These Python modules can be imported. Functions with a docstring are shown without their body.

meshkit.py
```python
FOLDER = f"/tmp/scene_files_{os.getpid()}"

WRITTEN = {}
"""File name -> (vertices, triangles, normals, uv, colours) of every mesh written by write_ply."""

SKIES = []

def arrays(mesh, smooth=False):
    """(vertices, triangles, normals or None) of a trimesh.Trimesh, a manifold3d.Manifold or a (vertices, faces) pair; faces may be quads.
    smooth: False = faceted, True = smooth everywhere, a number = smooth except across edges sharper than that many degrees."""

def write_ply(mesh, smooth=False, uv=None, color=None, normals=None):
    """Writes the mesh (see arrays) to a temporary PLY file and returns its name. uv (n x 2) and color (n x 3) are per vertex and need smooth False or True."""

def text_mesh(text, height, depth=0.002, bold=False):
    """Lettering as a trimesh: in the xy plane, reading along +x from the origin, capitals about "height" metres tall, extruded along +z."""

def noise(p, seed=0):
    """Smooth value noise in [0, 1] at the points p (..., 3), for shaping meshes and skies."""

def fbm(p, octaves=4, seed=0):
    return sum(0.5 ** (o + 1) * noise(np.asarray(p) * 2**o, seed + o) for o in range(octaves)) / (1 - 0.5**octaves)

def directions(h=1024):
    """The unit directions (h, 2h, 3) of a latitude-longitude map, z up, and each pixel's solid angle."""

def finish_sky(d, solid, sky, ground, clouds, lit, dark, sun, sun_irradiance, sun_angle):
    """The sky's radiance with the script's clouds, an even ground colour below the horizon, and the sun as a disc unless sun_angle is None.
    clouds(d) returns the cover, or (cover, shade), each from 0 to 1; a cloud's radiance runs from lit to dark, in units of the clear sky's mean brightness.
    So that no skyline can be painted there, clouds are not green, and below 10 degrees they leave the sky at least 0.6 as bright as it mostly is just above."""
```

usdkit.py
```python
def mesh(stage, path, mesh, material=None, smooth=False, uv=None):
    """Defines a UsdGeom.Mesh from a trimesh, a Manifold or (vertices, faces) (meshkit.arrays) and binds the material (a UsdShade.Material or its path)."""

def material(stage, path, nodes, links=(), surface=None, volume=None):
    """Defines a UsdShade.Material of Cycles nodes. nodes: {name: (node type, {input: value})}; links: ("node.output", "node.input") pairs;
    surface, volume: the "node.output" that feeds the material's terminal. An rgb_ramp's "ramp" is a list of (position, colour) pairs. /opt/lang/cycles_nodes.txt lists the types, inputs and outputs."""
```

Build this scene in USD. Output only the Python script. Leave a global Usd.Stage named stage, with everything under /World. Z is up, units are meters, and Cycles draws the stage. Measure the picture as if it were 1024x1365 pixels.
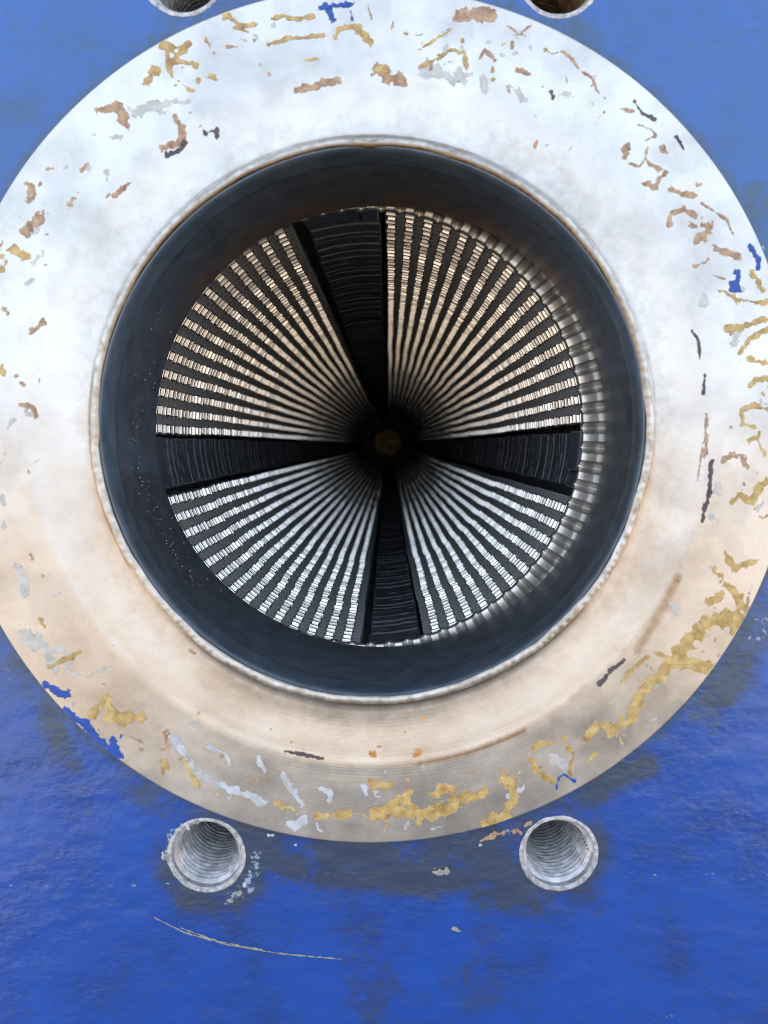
import math
import numpy as np
import trimesh
import shapely
from shapely.geometry import Polygon, box as sbox
from shapely.ops import unary_union
from scipy.spatial import Delaunay
import usdkit
import meshkit
from pxr import Usd, UsdGeom, UsdLux, UsdShade, Sdf, Gf, Vt

stage = Usd.Stage.CreateInMemory()
UsdGeom.SetStageUpAxis(stage, UsdGeom.Tokens.z)
UsdGeom.SetStageMetersPerUnit(stage, 1.0)
UsdGeom.Xform.Define(stage, '/World')
rng = np.random.default_rng(7)

# ---------------------------------------------------------------- camera
F = 1000.0                       # focal length in pixels of the 1024 x 1365 photograph
CAM = np.array([.00495, -.206, -.0064])
fwd = np.array([-8 / F, 1, -90.5 / F]); fwd /= np.linalg.norm(fwd)
right = np.cross(fwd, [0, 0, 1]); right /= np.linalg.norm(right)
upv = np.cross(right, fwd)
cam = UsdGeom.Camera.Define(stage, '/World/camera')
m = Gf.Matrix4d(*right, 0, *upv, 0, *(-fwd), 0, *CAM, 1)
cam.AddTransformOp().Set(m)
cam.CreateHorizontalApertureAttr(5.12)
cam.CreateVerticalApertureAttr(6.8267)
cam.CreateFocalLengthAttr(5.0)
cam.CreateClippingRangeAttr(Gf.Vec2f(.01, 1000))
cam.CreateFStopAttr(3.2)
cam.CreateFocusDistanceAttr(.262)
cam.CreateExposureAttr(2.35)


def plane(px, y=0.0):
    """point of the plane y where the measured picture point lies"""
    px = np.atleast_2d(np.asarray(px, float))
    d = fwd + ((px[:, :1] - 512) / F) * right + ((682.5 - px[:, 1:]) / F) * upv
    return CAM + (y - CAM[1]) / d[:, 1:2] * d


# ---------------------------------------------------------------- sky and sun
SUN_EL, SUN_AZ = math.radians(31), math.radians(-5)      # the sun stands behind the machine
to_sun = np.array([math.sin(SUN_AZ) * math.cos(SUN_EL), math.cos(SUN_AZ) * math.cos(SUN_EL), math.sin(SUN_EL)])
sky = UsdLux.DomeLight.Define(stage, '/World/sky')
usdkit.material(stage, '/World/Looks/sky_air', {
    'tc': ('texture_coordinate', {}),
    'sky': ('sky_texture', {'sky_type': 'single_scattering', 'sun_disc': False, 'sun_elevation': SUN_EL,
                            'sun_rotation': math.atan2(to_sun[0], to_sun[1]), 'aerosol_density': 2.0}),
    'n': ('noise_texture', {'scale': 2.2, 'detail': 5, 'roughness': .55}),
    'r': ('rgb_ramp', {'ramp': [(.36, (0, 0, 0)), (.62, (1, 1, 1))]}),
    'mx': ('mix_color', {'b': (1.3, 1.45, 1.7)}),
    'sep': ('separate_xyz', {}),
    'hz': ('rgb_ramp', {'ramp': [(0, (1, 1, 1)), (.25, (.95, .95, .95)), (.55, (.8, .8, .8)), (1, (0, 0, 0))]}),
    'mh': ('mix_color', {'b': (3.3, 3.9, 4.75)}),
    'bg': ('background_shader', {'strength': .10})},
    [('tc.generated', 'n.vector'), ('n.fac', 'r.fac'), ('r.color', 'mx.fac'), ('sky.color', 'mx.a'), ('mx.result', 'mh.a'), ('tc.generated', 'sep.vector'), ('sep.z', 'hz.fac'), ('hz.color', 'mh.fac'), ('mh.result', 'bg.color')],
    surface='bg.background')
UsdShade.MaterialBindingAPI.Apply(sky.GetPrim()).Bind(UsdShade.Material.Get(stage, '/World/Looks/sky_air'))
sun = UsdLux.DistantLight.Define(stage, '/World/sun')
sun.CreateIntensityAttr(1.25)
sun.CreateAngleAttr(.5)
sun.CreateColorAttr(Gf.Vec3f(1, .94, .84))
sun.GetPrim().CreateAttribute('inputs:normalize', Sdf.ValueTypeNames.Bool).Set(True)
z = to_sun; x_ = np.cross([0, 0, 1], z); x_ /= np.linalg.norm(x_); y_ = np.cross(z, x_)
sun.AddTransformOp().Set(Gf.Matrix4d(*x_, 0, *y_, 0, *z, 0, 0, 0, 0, 1))

# ---------------------------------------------------------------- helpers
used = {}


def numbered(parent, name):
    k = used.get((parent, name), 0)
    used[(parent, name)] = k + 1
    return name if k == 0 else f'{name}_{k:03d}'


def path(p):
    return '/World' if p is None else str(p.GetPath())


def thing(name, label, cat, loc=(0, 0, 0), kind=None, group=None):
    x = UsdGeom.Xform.Define(stage, '/World/' + numbered('/World', name))
    if any(loc):
        x.AddTranslateOp().Set(Gf.Vec3d(*loc))
    p = x.GetPrim()
    tag(p, label, cat, kind, group)
    return p


def tag(p, label=None, cat=None, kind=None, group=None):
    for k, v in (('label', label), ('category', cat), ('kind', kind), ('group', group)):
        if v:
            p.SetCustomDataByKey(k, v)
    return p


def obj(name, mesh, mat, parent=None, smooth=False, attrs=None, label=None):
    pp = path(parent)
    ms = usdkit.mesh(stage, pp + '/' + numbered(pp, name), mesh, M[mat], smooth=smooth)
    for k, v in (attrs or {}).items():
        UsdGeom.PrimvarsAPI(ms).CreatePrimvar(k, Sdf.ValueTypeNames.FloatArray, 'vertex').Set(
            Vt.FloatArray.FromNumpy(np.asarray(v, np.float32)))
    p = ms.GetPrim()
    if label:
        p.SetCustomDataByKey('label', label)
    return p


def revolve(rows, nphi=360):
    """rows: callable phi -> (k,3) arrays stacked as a grid; returns (v, quads)"""
    ph = np.linspace(0, 2 * np.pi, nphi, endpoint=False)
    g = rows(ph)                                  # (k, nphi, 3)
    k = g.shape[0]
    i, j = np.meshgrid(np.arange(k - 1), np.arange(nphi), indexing='ij')
    a = i * nphi + j; b = i * nphi + (j + 1) % nphi
    q = np.stack([a, b, b + nphi, a + nphi], -1).reshape(-1, 4)
    return g.reshape(-1, 3), q


def smoothstep(a, b, x):
    t = np.clip((x - a) / (b - a), 0, 1)
    return t * t * (3 - 2 * t)


def segdist(p, pts):
    """distance of points p (n,2) to polyline pts"""
    pts = np.asarray(pts, float).reshape(-1, 2)
    if len(pts) == 1:
        return np.hypot(*(p - pts[0]).T)
    d = np.full(len(p), 1e9)
    for a, b in zip(pts[:-1], pts[1:]):
        ab = b - a
        t = np.clip(((p - a) @ ab) / max(ab @ ab, 1e-12), 0, 1)
        d = np.minimum(d, np.hypot(*(p - a - t[:, None] * ab).T))
    return d


# ---------------------------------------------------------------- materials
M = {}


def mat(name, nodes, links, surface='p.BSDF'):
    M[name] = usdkit.material(stage, '/World/Looks/' + name, nodes, links, surface=surface)


TC = ('texture_coordinate', {})
# blue machine paint, worn to dark primer and grime where the wear attribute says so
mat('blue_paint', {
    'tc': TC, 'w': ('attribute', {'attribute': 'wear'}), 's': ('attribute', {'attribute': 'scuff'}),
    'n1': ('noise_texture', {'scale': 420, 'detail': 6, 'roughness': .65}),
    'n2': ('noise_texture', {'scale': 38, 'detail': 5, 'roughness': .6}),
    'n3': ('noise_texture', {'scale': 900, 'detail': 3}),
    'smr': ('rgb_ramp', {'ramp': [(.38, (.0004, .0330, .212)), (.55, (.0004, .0270, .180)), (.72, (.0008, .0150, .090))]}),
    'nadd': ('math', {'math_type': 'multiply_add', 'value2': 1.7, 'value3': -.85}),
    'wsum': ('math', {'math_type': 'add'}), 'wsum2': ('math', {'math_type': 'add'}),
    'nm': ('noise_texture', {'scale': 130, 'detail': 6, 'roughness': .65}), 'nmadd': ('math', {'math_type': 'multiply_add', 'value2': 1.1, 'value3': -.55}),
    'wr': ('rgb_ramp', {'ramp': [(.15, (0, 0, 0)), (.85, (1, 1, 1))]}),
    'grime': ('mix_color', {'a': (.003, .007, .034), 'b': (.013, .016, .034)}),
    'c1': ('mix_color', {}),
    'snadd': ('math', {'math_type': 'multiply_add', 'value2': 1.6, 'value3': -.8}),
    'ssum': ('math', {'math_type': 'add'}),
    'sr': ('rgb_ramp', {'ramp': [(.5, (0, 0, 0)), (.62, (1, 1, 1))]}),
    'c2': ('mix_color', {'b': (.19, .26, .36)}),
    'rr': ('mix_float', {'a': .27, 'b': .36}),
    'mp': ('mapping', {'scale': (1, 1, 1.5)}),
    'nb': ('noise_texture', {'scale': 380, 'detail': 3, 'roughness': .5}),
    'bst': ('map_range', {'from_min': .35, 'from_max': .65, 'to_min': .08, 'to_max': .40}),
    'bmp': ('bump', {'distance': .0006}),
    'p': ('principled_bsdf', {'specular_ior_level': .95, 'ior': 1.6, 'specular_tint': (.62, .86, 1.0)})},
    [('tc.object', 'n1.vector'), ('tc.object', 'n2.vector'), ('tc.object', 'n3.vector'),
     ('n2.fac', 'smr.fac'), ('n1.fac', 'nadd.value1'), ('w.fac', 'wsum.value1'), ('nadd.value', 'wsum.value2'), ('wsum.value', 'wsum2.value1'), ('tc.object', 'nm.vector'), ('nm.fac', 'nmadd.value1'), ('nmadd.value', 'wsum2.value2'), ('wsum2.value', 'wr.fac'),
     ('n2.fac', 'grime.fac'), ('wr.color', 'c1.fac'), ('smr.color', 'c1.a'), ('grime.result', 'c1.b'),
     ('n1.fac', 'snadd.value1'), ('s.fac', 'ssum.value1'), ('snadd.value', 'ssum.value2'), ('ssum.value', 'sr.fac'),
     ('sr.color', 'c2.fac'), ('c1.result', 'c2.a'), ('c2.result', 'p.base_color'),
     ('wr.color', 'rr.fac'), ('rr.result', 'p.roughness'),
     ('tc.object', 'mp.vector'), ('mp.vector', 'nb.vector'), ('n2.fac', 'bst.value'), ('bst.result', 'bmp.strength'), ('nb.fac', 'bmp.height'), ('bmp.normal', 'p.normal')])
# stainless flange face: tint = heat / rust stain, film = dull grey film
mat('stainless_face', {
    'tc': TC, 't': ('attribute', {'attribute': 'tint'}),
    'n1': ('noise_texture', {'scale': 30, 'detail': 8, 'roughness': .62}),
    'n2': ('noise_texture', {'scale': 400, 'detail': 5, 'roughness': .6}),
    'r1': ('rgb_ramp', {'ramp': [(.32, (.36, .34, .315)), (.5, (.49, .47, .445)), (.68, (.56, .55, .53))]}),
    'tn': ('math', {'math_type': 'multiply_add', 'value2': .7, 'value3': -.35}),
    'ts': ('math', {'math_type': 'add'}),
    'tr': ('rgb_ramp', {'ramp': [(.1, (0, 0, 0)), (.9, (1, 1, 1))]}),
    'sm': ('attribute', {'attribute': 'smear'}), 'tc0': ('mix_color', {'b': (.27, .265, .26)}),
    'tc1': ('mix_color', {'b': (.24, .17, .10)}),
    'rough': ('map_range', {'from_min': .3, 'from_max': .7, 'to_min': .22, 'to_max': .34}),
    'flat': ('vector_math', {'math_type': 'multiply', 'vector2': (1, 0, 1)}), 'len': ('vector_math', {'math_type': 'length'}),
    'rk': ('math', {'math_type': 'multiply', 'value2': 2600.}), 'turn': ('noise_texture', {'dimensions': '1D', 'scale': 1, 'detail': 3}),
    'hsum': ('math', {'math_type': 'multiply_add', 'value2': .7}),
    'bmp': ('bump', {'strength': .08, 'distance': .0004}),
    'p': ('principled_bsdf', {'metallic': .93})},
    [('tc.object', 'n1.vector'), ('tc.object', 'n2.vector'), ('n1.fac', 'r1.fac'),
     ('n2.fac', 'tn.value1'), ('t.fac', 'ts.value1'), ('tn.value', 'ts.value2'), ('ts.value', 'tr.fac'),
     ('tr.color', 'tc1.fac'), ('sm.fac', 'tc0.fac'), ('r1.color', 'tc0.a'), ('tc0.result', 'tc1.a'), ('tc1.result', 'p.base_color'),
     ('n1.fac', 'rough.value'), ('rough.result', 'p.roughness'), ('tc.object', 'flat.vector1'), ('flat.vector', 'len.vector1'), ('len.value', 'rk.value1'), ('rk.value', 'turn.w'), ('turn.fac', 'hsum.value1'), ('n2.fac', 'hsum.value3'),
     ('hsum.value', 'bmp.height'), ('bmp.normal', 'p.normal')])


def film(name, c1, c2, scale=420, rough=.5, metallic=0., cut=.52, spread=.55):
    """thin residue: it wears through to nothing towards its ragged edge (attribute body: 0 at the edge, 1 inside)"""
    mat(name, {'tc': TC, 'a': ('attribute', {'attribute': 'body'}),
               'n': ('noise_texture', {'scale': scale, 'detail': 6, 'roughness': .65}),
               'n2': ('noise_texture', {'scale': scale * 2.2, 'detail': 4, 'roughness': .6}),
               'r': ('rgb_ramp', {'ramp': [(.33, c1), (.66, c2)]}),
               'm': ('math', {'math_type': 'multiply_add', 'value2': 1.6}),
               'mr': ('map_range', {'range_type': 'smoothstep', 'from_min': cut, 'from_max': cut + spread, 'to_max': .92, 'clamp': True}),
               'b': ('bump', {'strength': .4, 'distance': .0004}),
               'p': ('principled_bsdf', {'roughness': rough, 'metallic': metallic})},
        [('tc.object', 'n.vector'), ('tc.object', 'n2.vector'), ('n.fac', 'r.fac'), ('r.color', 'p.base_color'),
         ('a.fac', 'm.value1'), ('n2.fac', 'm.value3'), ('m.value', 'mr.value'), ('mr.result', 'p.alpha'),
         ('n.fac', 'b.height'), ('b.normal', 'p.normal')])


def plain(name, c1, c2, scale=300, rough=.5, metallic=0., bump=.3, dist=.0004, spec=.5, detail=5, lo=.35, hi=.65):
    mat(name, {'tc': TC, 'n': ('noise_texture', {'scale': scale, 'detail': detail, 'roughness': .6}),
               'r': ('rgb_ramp', {'ramp': [(lo, c1), (hi, c2)]}),
               'b': ('bump', {'strength': bump, 'distance': dist}),
               'p': ('principled_bsdf', {'roughness': rough, 'metallic': metallic, 'specular_ior_level': spec})},
        [('tc.object', 'n.vector'), ('n.fac', 'r.fac'), ('r.color', 'p.base_color'), ('n.fac', 'b.height'), ('b.normal', 'p.normal')])


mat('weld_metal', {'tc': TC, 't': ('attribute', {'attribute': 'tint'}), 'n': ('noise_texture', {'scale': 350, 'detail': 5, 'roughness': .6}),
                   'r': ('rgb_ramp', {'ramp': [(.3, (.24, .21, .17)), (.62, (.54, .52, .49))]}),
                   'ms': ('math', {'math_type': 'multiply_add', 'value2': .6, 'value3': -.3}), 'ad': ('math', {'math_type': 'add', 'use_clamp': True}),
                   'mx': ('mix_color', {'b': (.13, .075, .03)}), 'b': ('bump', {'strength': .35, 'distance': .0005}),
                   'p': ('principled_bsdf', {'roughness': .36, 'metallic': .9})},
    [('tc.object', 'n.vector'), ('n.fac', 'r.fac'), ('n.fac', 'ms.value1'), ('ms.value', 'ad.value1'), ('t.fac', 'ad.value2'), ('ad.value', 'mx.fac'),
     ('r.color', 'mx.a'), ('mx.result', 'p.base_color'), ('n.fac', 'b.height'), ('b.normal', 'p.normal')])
plain('black_rubber', (.024, .031, .042), (.044, .055, .072), 160, .56, 0, .12, .0005, .6)
plain('gasket_rubber', (.018, .023, .033), (.046, .056, .076), 400, .50, 0, .3, .0004, .6)
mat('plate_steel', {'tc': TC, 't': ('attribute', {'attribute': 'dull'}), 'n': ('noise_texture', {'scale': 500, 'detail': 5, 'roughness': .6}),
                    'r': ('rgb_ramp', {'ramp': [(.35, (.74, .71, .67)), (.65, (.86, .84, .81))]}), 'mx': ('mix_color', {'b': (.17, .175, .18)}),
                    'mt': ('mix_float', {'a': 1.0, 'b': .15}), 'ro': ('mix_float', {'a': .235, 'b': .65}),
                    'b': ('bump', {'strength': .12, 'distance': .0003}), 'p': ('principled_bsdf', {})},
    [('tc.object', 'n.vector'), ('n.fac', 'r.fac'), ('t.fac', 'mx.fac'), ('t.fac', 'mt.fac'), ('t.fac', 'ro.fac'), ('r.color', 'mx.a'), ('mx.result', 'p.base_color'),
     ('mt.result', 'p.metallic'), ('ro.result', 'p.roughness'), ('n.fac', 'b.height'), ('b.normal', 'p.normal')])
plain('thread_rust', (.10, .06, .03), (.42, .30, .17), 300, .5, .5, .5, .0006)
plain('thread_steel', (.28, .28, .29), (.58, .58, .60), 320, .50, .55, .4, .0005)
plain('port_plate_steel', (.46, .44, .41), (.64, .62, .58), 200, .38, 1., .2, .0004)
plain('edge_paint', (.001, .034, .18), (.002, .045, .24), 200, .34)
plain('pale_dust', (.2, .2, .2), (.3, .3, .3), 200, .6)
mat('sleeve_rubber', {'tc': TC, 't': ('attribute', {'attribute': 'rust'}), 'n': ('noise_texture', {'scale': 160, 'detail': 5, 'roughness': .6}),
                      'n2': ('noise_texture', {'scale': 26, 'detail': 4}),
                      'r': ('rgb_ramp', {'ramp': [(.35, (.024, .030, .040)), (.65, (.046, .056, .072))]}), 'mx': ('mix_color', {'b': (.12, .055, .02)}),
                      'ro': ('map_range', {'from_min': .3, 'from_max': .7, 'to_min': .42, 'to_max': .66}),
                      'b': ('bump', {'strength': .15, 'distance': .0005}), 'p': ('principled_bsdf', {'specular_ior_level': .6})},
    [('tc.object', 'n.vector'), ('tc.object', 'n2.vector'), ('n.fac', 'r.fac'), ('t.fac', 'mx.fac'), ('r.color', 'mx.a'), ('mx.result', 'p.base_color'),
     ('n2.fac', 'ro.value'), ('ro.result', 'p.roughness'), ('n.fac', 'b.height'), ('b.normal', 'p.normal')])
plain('lip_rubber', (.030, .044, .060), (.054, .072, .094), 120, .36, 0, .15, .0005, .6)
plain('rim_steel', (.22, .22, .23), (.48, .48, .50), 700, .5, .5, .5, .0005)
film('old_glue', (.19, .105, .028), (.50, .36, .14), 260, .34)
film('brown_flake', (.15, .075, .04), (.42, .29, .18), 420, .55)
film('dark_flake', (.015, .010, .014), (.07, .045, .05), 500, .6, cut=.45)
film('grey_film', (.30, .29, .28), (.46, .45, .43), 260, .45, .5, cut=.75, spread=.6)
film('white_paint_scrap', (.26, .27, .285), (.46, .475, .50), 300, .5, cut=.75, spread=.5)
film('orange_rust', (.28, .11, .02), (.52, .28, .09), 420, .6, cut=.6, spread=.7)
film('blue_chip', (.001, .034, .18), (.002, .045, .24), 200, .34, cut=.4)
film('pale_chip', (.12, .12, .10), (.30, .28, .23), 600, .6, cut=.5)
plain('end_brass', (.012, .008, .003), (.12, .08, .028), 60, .25, 1., .3, .001)
plain('end_dark', (.006, .006, .006), (.012, .012, .012), 60, .6, 0, .3, .001)
plain('concrete', (.26, .20, .145), (.38, .30, .22), 3, .9, 0, .2, .01)

# ---------------------------------------------------------------- ground
g = trimesh.creation.cylinder(radius=150, height=.2, sections=96)
g.apply_translation([0, 0, -.95])
gp = obj('ground', g, 'concrete')
tag(gp, 'sunlit pale concrete yard in front of the machine', 'ground', 'structure')

# ---------------------------------------------------------------- frame plate (blue)
YP = .0025                                     # front of the blue plate; the flange face is y = 0
RC = np.array([-.0010, -.0043]); RR = .1168    # flange ring centre (x, z) and outer radius
HOLES = [plane(h, YP)[0][[0, 2]] for h in ((275, 1140), (745, 1138), (243, -39), (747, -37))]
HR = .0104
frame = thing('frame_plate', 'upright blue painted steel frame plate with tapped bolt holes round the port', 'steel plate')


def disc_pts(c, r, n):
    a = np.linspace(0, 2 * np.pi, n, endpoint=False)
    return c + r * np.stack([np.cos(a), np.sin(a)], -1)


xs = np.arange(-.150, .1501, .0011); zs = np.arange(-.185, .1601, .0011)
gx, gz = np.meshgrid(xs, zs)
pts = np.stack([gx.ravel(), gz.ravel()], -1) + rng.normal(0, .00015, (gx.size, 2))
keep = np.hypot(*(pts - RC).T) > .107
for h in HOLES:
    keep &= np.hypot(*(pts - h).T) > HR + .0011
pts = pts[keep]
outer = np.array([(x, zz) for x in np.linspace(-.90, .90, 61) for zz in np.linspace(-.80, .62, 48) if not (-.16 < x < .16 and -.195 < zz < .17)])
pts = np.vstack([pts, outer, disc_pts(RC, .106, 200)] + [disc_pts(h, HR + .0008, 72) for h in HOLES])
tri = Delaunay(pts).simplices
cen = pts[tri].mean(1)
ok = np.hypot(*(cen - RC).T) > .1055
for h in HOLES:
    ok &= np.hypot(*(cen - h).T) > HR + .00075
tri = tri[ok]
v2 = pts[tri]
cr = (v2[:, 1, 0] - v2[:, 0, 0]) * (v2[:, 2, 1] - v2[:, 0, 1]) - (v2[:, 1, 1] - v2[:, 0, 1]) * (v2[:, 2, 0] - v2[:, 0, 0])
tri[cr < 0] = tri[cr < 0][:, ::-1]             # counter-clockwise in (x, z) -> normal -y
relief = (meshkit.fbm(np.stack([pts[:, 0] * 130, pts[:, 1] * 260, 0 * pts[:, 0]], -1), 3, 5) - .5) * .00035
near = (np.abs(pts[:, 0]) < .149) & (pts[:, 1] > -.184) & (pts[:, 1] < .159)
relief = np.where(near, relief, 0)
fv = np.stack([pts[:, 0], YP + relief, pts[:, 1]], -1)
# wear painted per vertex from measured places
def pix(seq):
    return plane(seq, YP)[:, [0, 2]]
PXM = .206e-3
wear = np.zeros(len(pts)); scuff = np.zeros(len(pts))
def worn(seq, w, amount, soft=.6):
    global wear
    d = segdist(pts, pix(seq))
    wear = np.maximum(wear, amount * .93 * (1 - smoothstep(w * (1 - soft), w, d / PXM)))
worn([(285, 1150)], 105, 1.0, .45)
worn([(745, 1140)], 92, .95, .5)
worn([(330, 1120), (420, 1150), (560, 1165), (680, 1150)], 55, .9, .6)
worn([(380, 1125), (560, 1140), (700, 1105), (860, 1020)], 34, .85, .7)
worn([(640, 1180), (780, 1200)], 60, .75, .8)
worn([(250, 1085), (170, 1040)], 40, .6, .9)
worn([(20, 880), (60, 950), (95, 1020)], 30, .8, .8)
worn([(10, 900), (70, 1000)], 60, .45, .9)
worn([(1020, 830), (985, 890), (940, 950)], 45, .85, .8)
worn([(200, 60), (260, 30)], 36, .55, .8)
worn([(740, 30), (785, 60)], 40, .75, .7)
worn([(1005, 260), (1024, 310)], 30, .9, .7)
worn([(650, 1260), (640, 1330)], 60, .42, 1.)
worn([(480, 1200), (500, 1340)], 90, .40, 1.)
worn([(380, 1240), (330, 1290)], 50, .36, 1.)
rr_ = np.hypot(*(pts - RC).T)
wf = meshkit.fbm(np.c_[pts * 90, 0 * rr_], 5, 31) - .5
wear = np.clip(np.maximum(wear, .10) + wf * 1.5 * np.sqrt(np.clip(wear, 0, 1)), 0, 1.1)
wear = np.maximum(wear, .62 * (1 - smoothstep(RR + .0005, RR + .0055, rr_)))
def scuffed(seq, w, amount):
    global scuff
    d = segdist(pts, pix(seq))
    scuff = np.maximum(scuff, amount * (1 - smoothstep(w * .3, w, d / PXM)))
scuffed([(343, 1140), (335, 1180), (305, 1200)], 17, .52)
scuffed([(300, 1203), (330, 1210)], 22, .30)
scuffed([(220, 1145), (228, 1110), (250, 1095)], 9, .6)
scuffed([(1012, 850), (1024, 830)], 32, .45)
scuffed([(660, 1112), (690, 1105)], 12, .4)
scuffed([(0, 880), (8, 900)], 20, .4)
scuffed([(1015, 320), (1024, 330)], 18, .4)
scuffed([(0, 1181), (90, 1179), (190, 1180), (300, 1174), (420, 1166), (470, 1164)], 5, .42)
scuffed([(800, 1172), (850, 1168), (920, 1166), (1024, 1165)], 5, .45)
scuffed([(850, 1125), (900, 1128)], 4, .36)
scuffed([(870, 1358), (905, 1355)], 5, .45)
fm = obj('front_face', (fv, tri), 'blue_paint', frame, smooth=True, attrs={'wear': wear, 'scuff': scuff})
# edges and back of the plate
e = []
for bx, bz, sx, sz in ((0, .6205, 1.802, .001), (0, -.8005, 1.802, .001), (-.9005, -.09, .001, 1.42), (.9005, -.09, .001, 1.42)):
    b = trimesh.creation.box([sx, .045, sz]); b.apply_translation([bx, YP + .0225, bz]); e.append(b)
back = trimesh.creation.extrude_polygon(sbox(-.90, -.8, .90, .62).difference(shapely.Point(0, -.003).buffer(.09, 48)), .002, engine='earcut')
back.apply_transform(np.array([[1, 0, 0, 0], [0, 0, 1, YP + .043], [0, 1, 0, 0], [0, 0, 0, 1.]]))
back.fix_normals(); e.append(back)
em = trimesh.util.concatenate(e)
obj('plate_edge', em, 'edge_paint', frame)


def hole_mesh(c, seed):
    r0 = np.random.default_rng(seed)
    prof = [(HR + .0011, -.0000), (HR + .0007, -.00022), (HR + .0001, -.00015), (HR - .0003, .0004)]
    y = .0008
    while y < .060:                             # thread ridges
        prof += [(HR - .0003, y), (HR - .0013, y + .0008), (HR - .0013, y + .0010), (HR - .0003, y + .0018)]
        y += .0019
    prof += [(HR - .0012, .063), (.0001, .068)]
    pr = np.array(prof)
    def rows(ph):
        out = []
        for i, (r, yy) in enumerate(pr):
            helix = .0019 * ph / (2 * np.pi) if 3 < i < len(pr) - 2 else 0
            rough = meshkit.fbm(np.stack([np.cos(ph) * 7.3 + seed * 9.37, np.sin(ph) * 7.3 + .41, 0 * ph + i * .7], -1), 5, seed) - .5
            if i == 0:
                rj = r + rough * .0005
            else:
                rj = r + rough * .00025
            out.append(np.stack([c[0] + rj * np.cos(ph), np.full_like(ph, YP + yy) + helix, c[1] + rj * np.sin(ph)], -1))
        return np.stack(out)
    return revolve(rows, 144), len(pr)


for k, h in enumerate(HOLES):
    (v, q), n = hole_mesh(h, k + 3)
    i0 = 4 * 96
    lab = ['lower left tapped hole with scuffed pale rim', 'lower right tapped hole with clean ground rim', 'upper left tapped hole cut by the picture edge', 'upper right tapped hole with rusty thread'][k]
    th = obj('threaded_hole', (v[3 * 144:], q[3 * 144:] - 3 * 144), 'thread_rust' if k == 3 else 'thread_steel', frame, smooth=35, label=lab)
    obj('rim', (v[:4 * 144], q[:3 * 144]), 'rim_steel', th, smooth=35)

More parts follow.
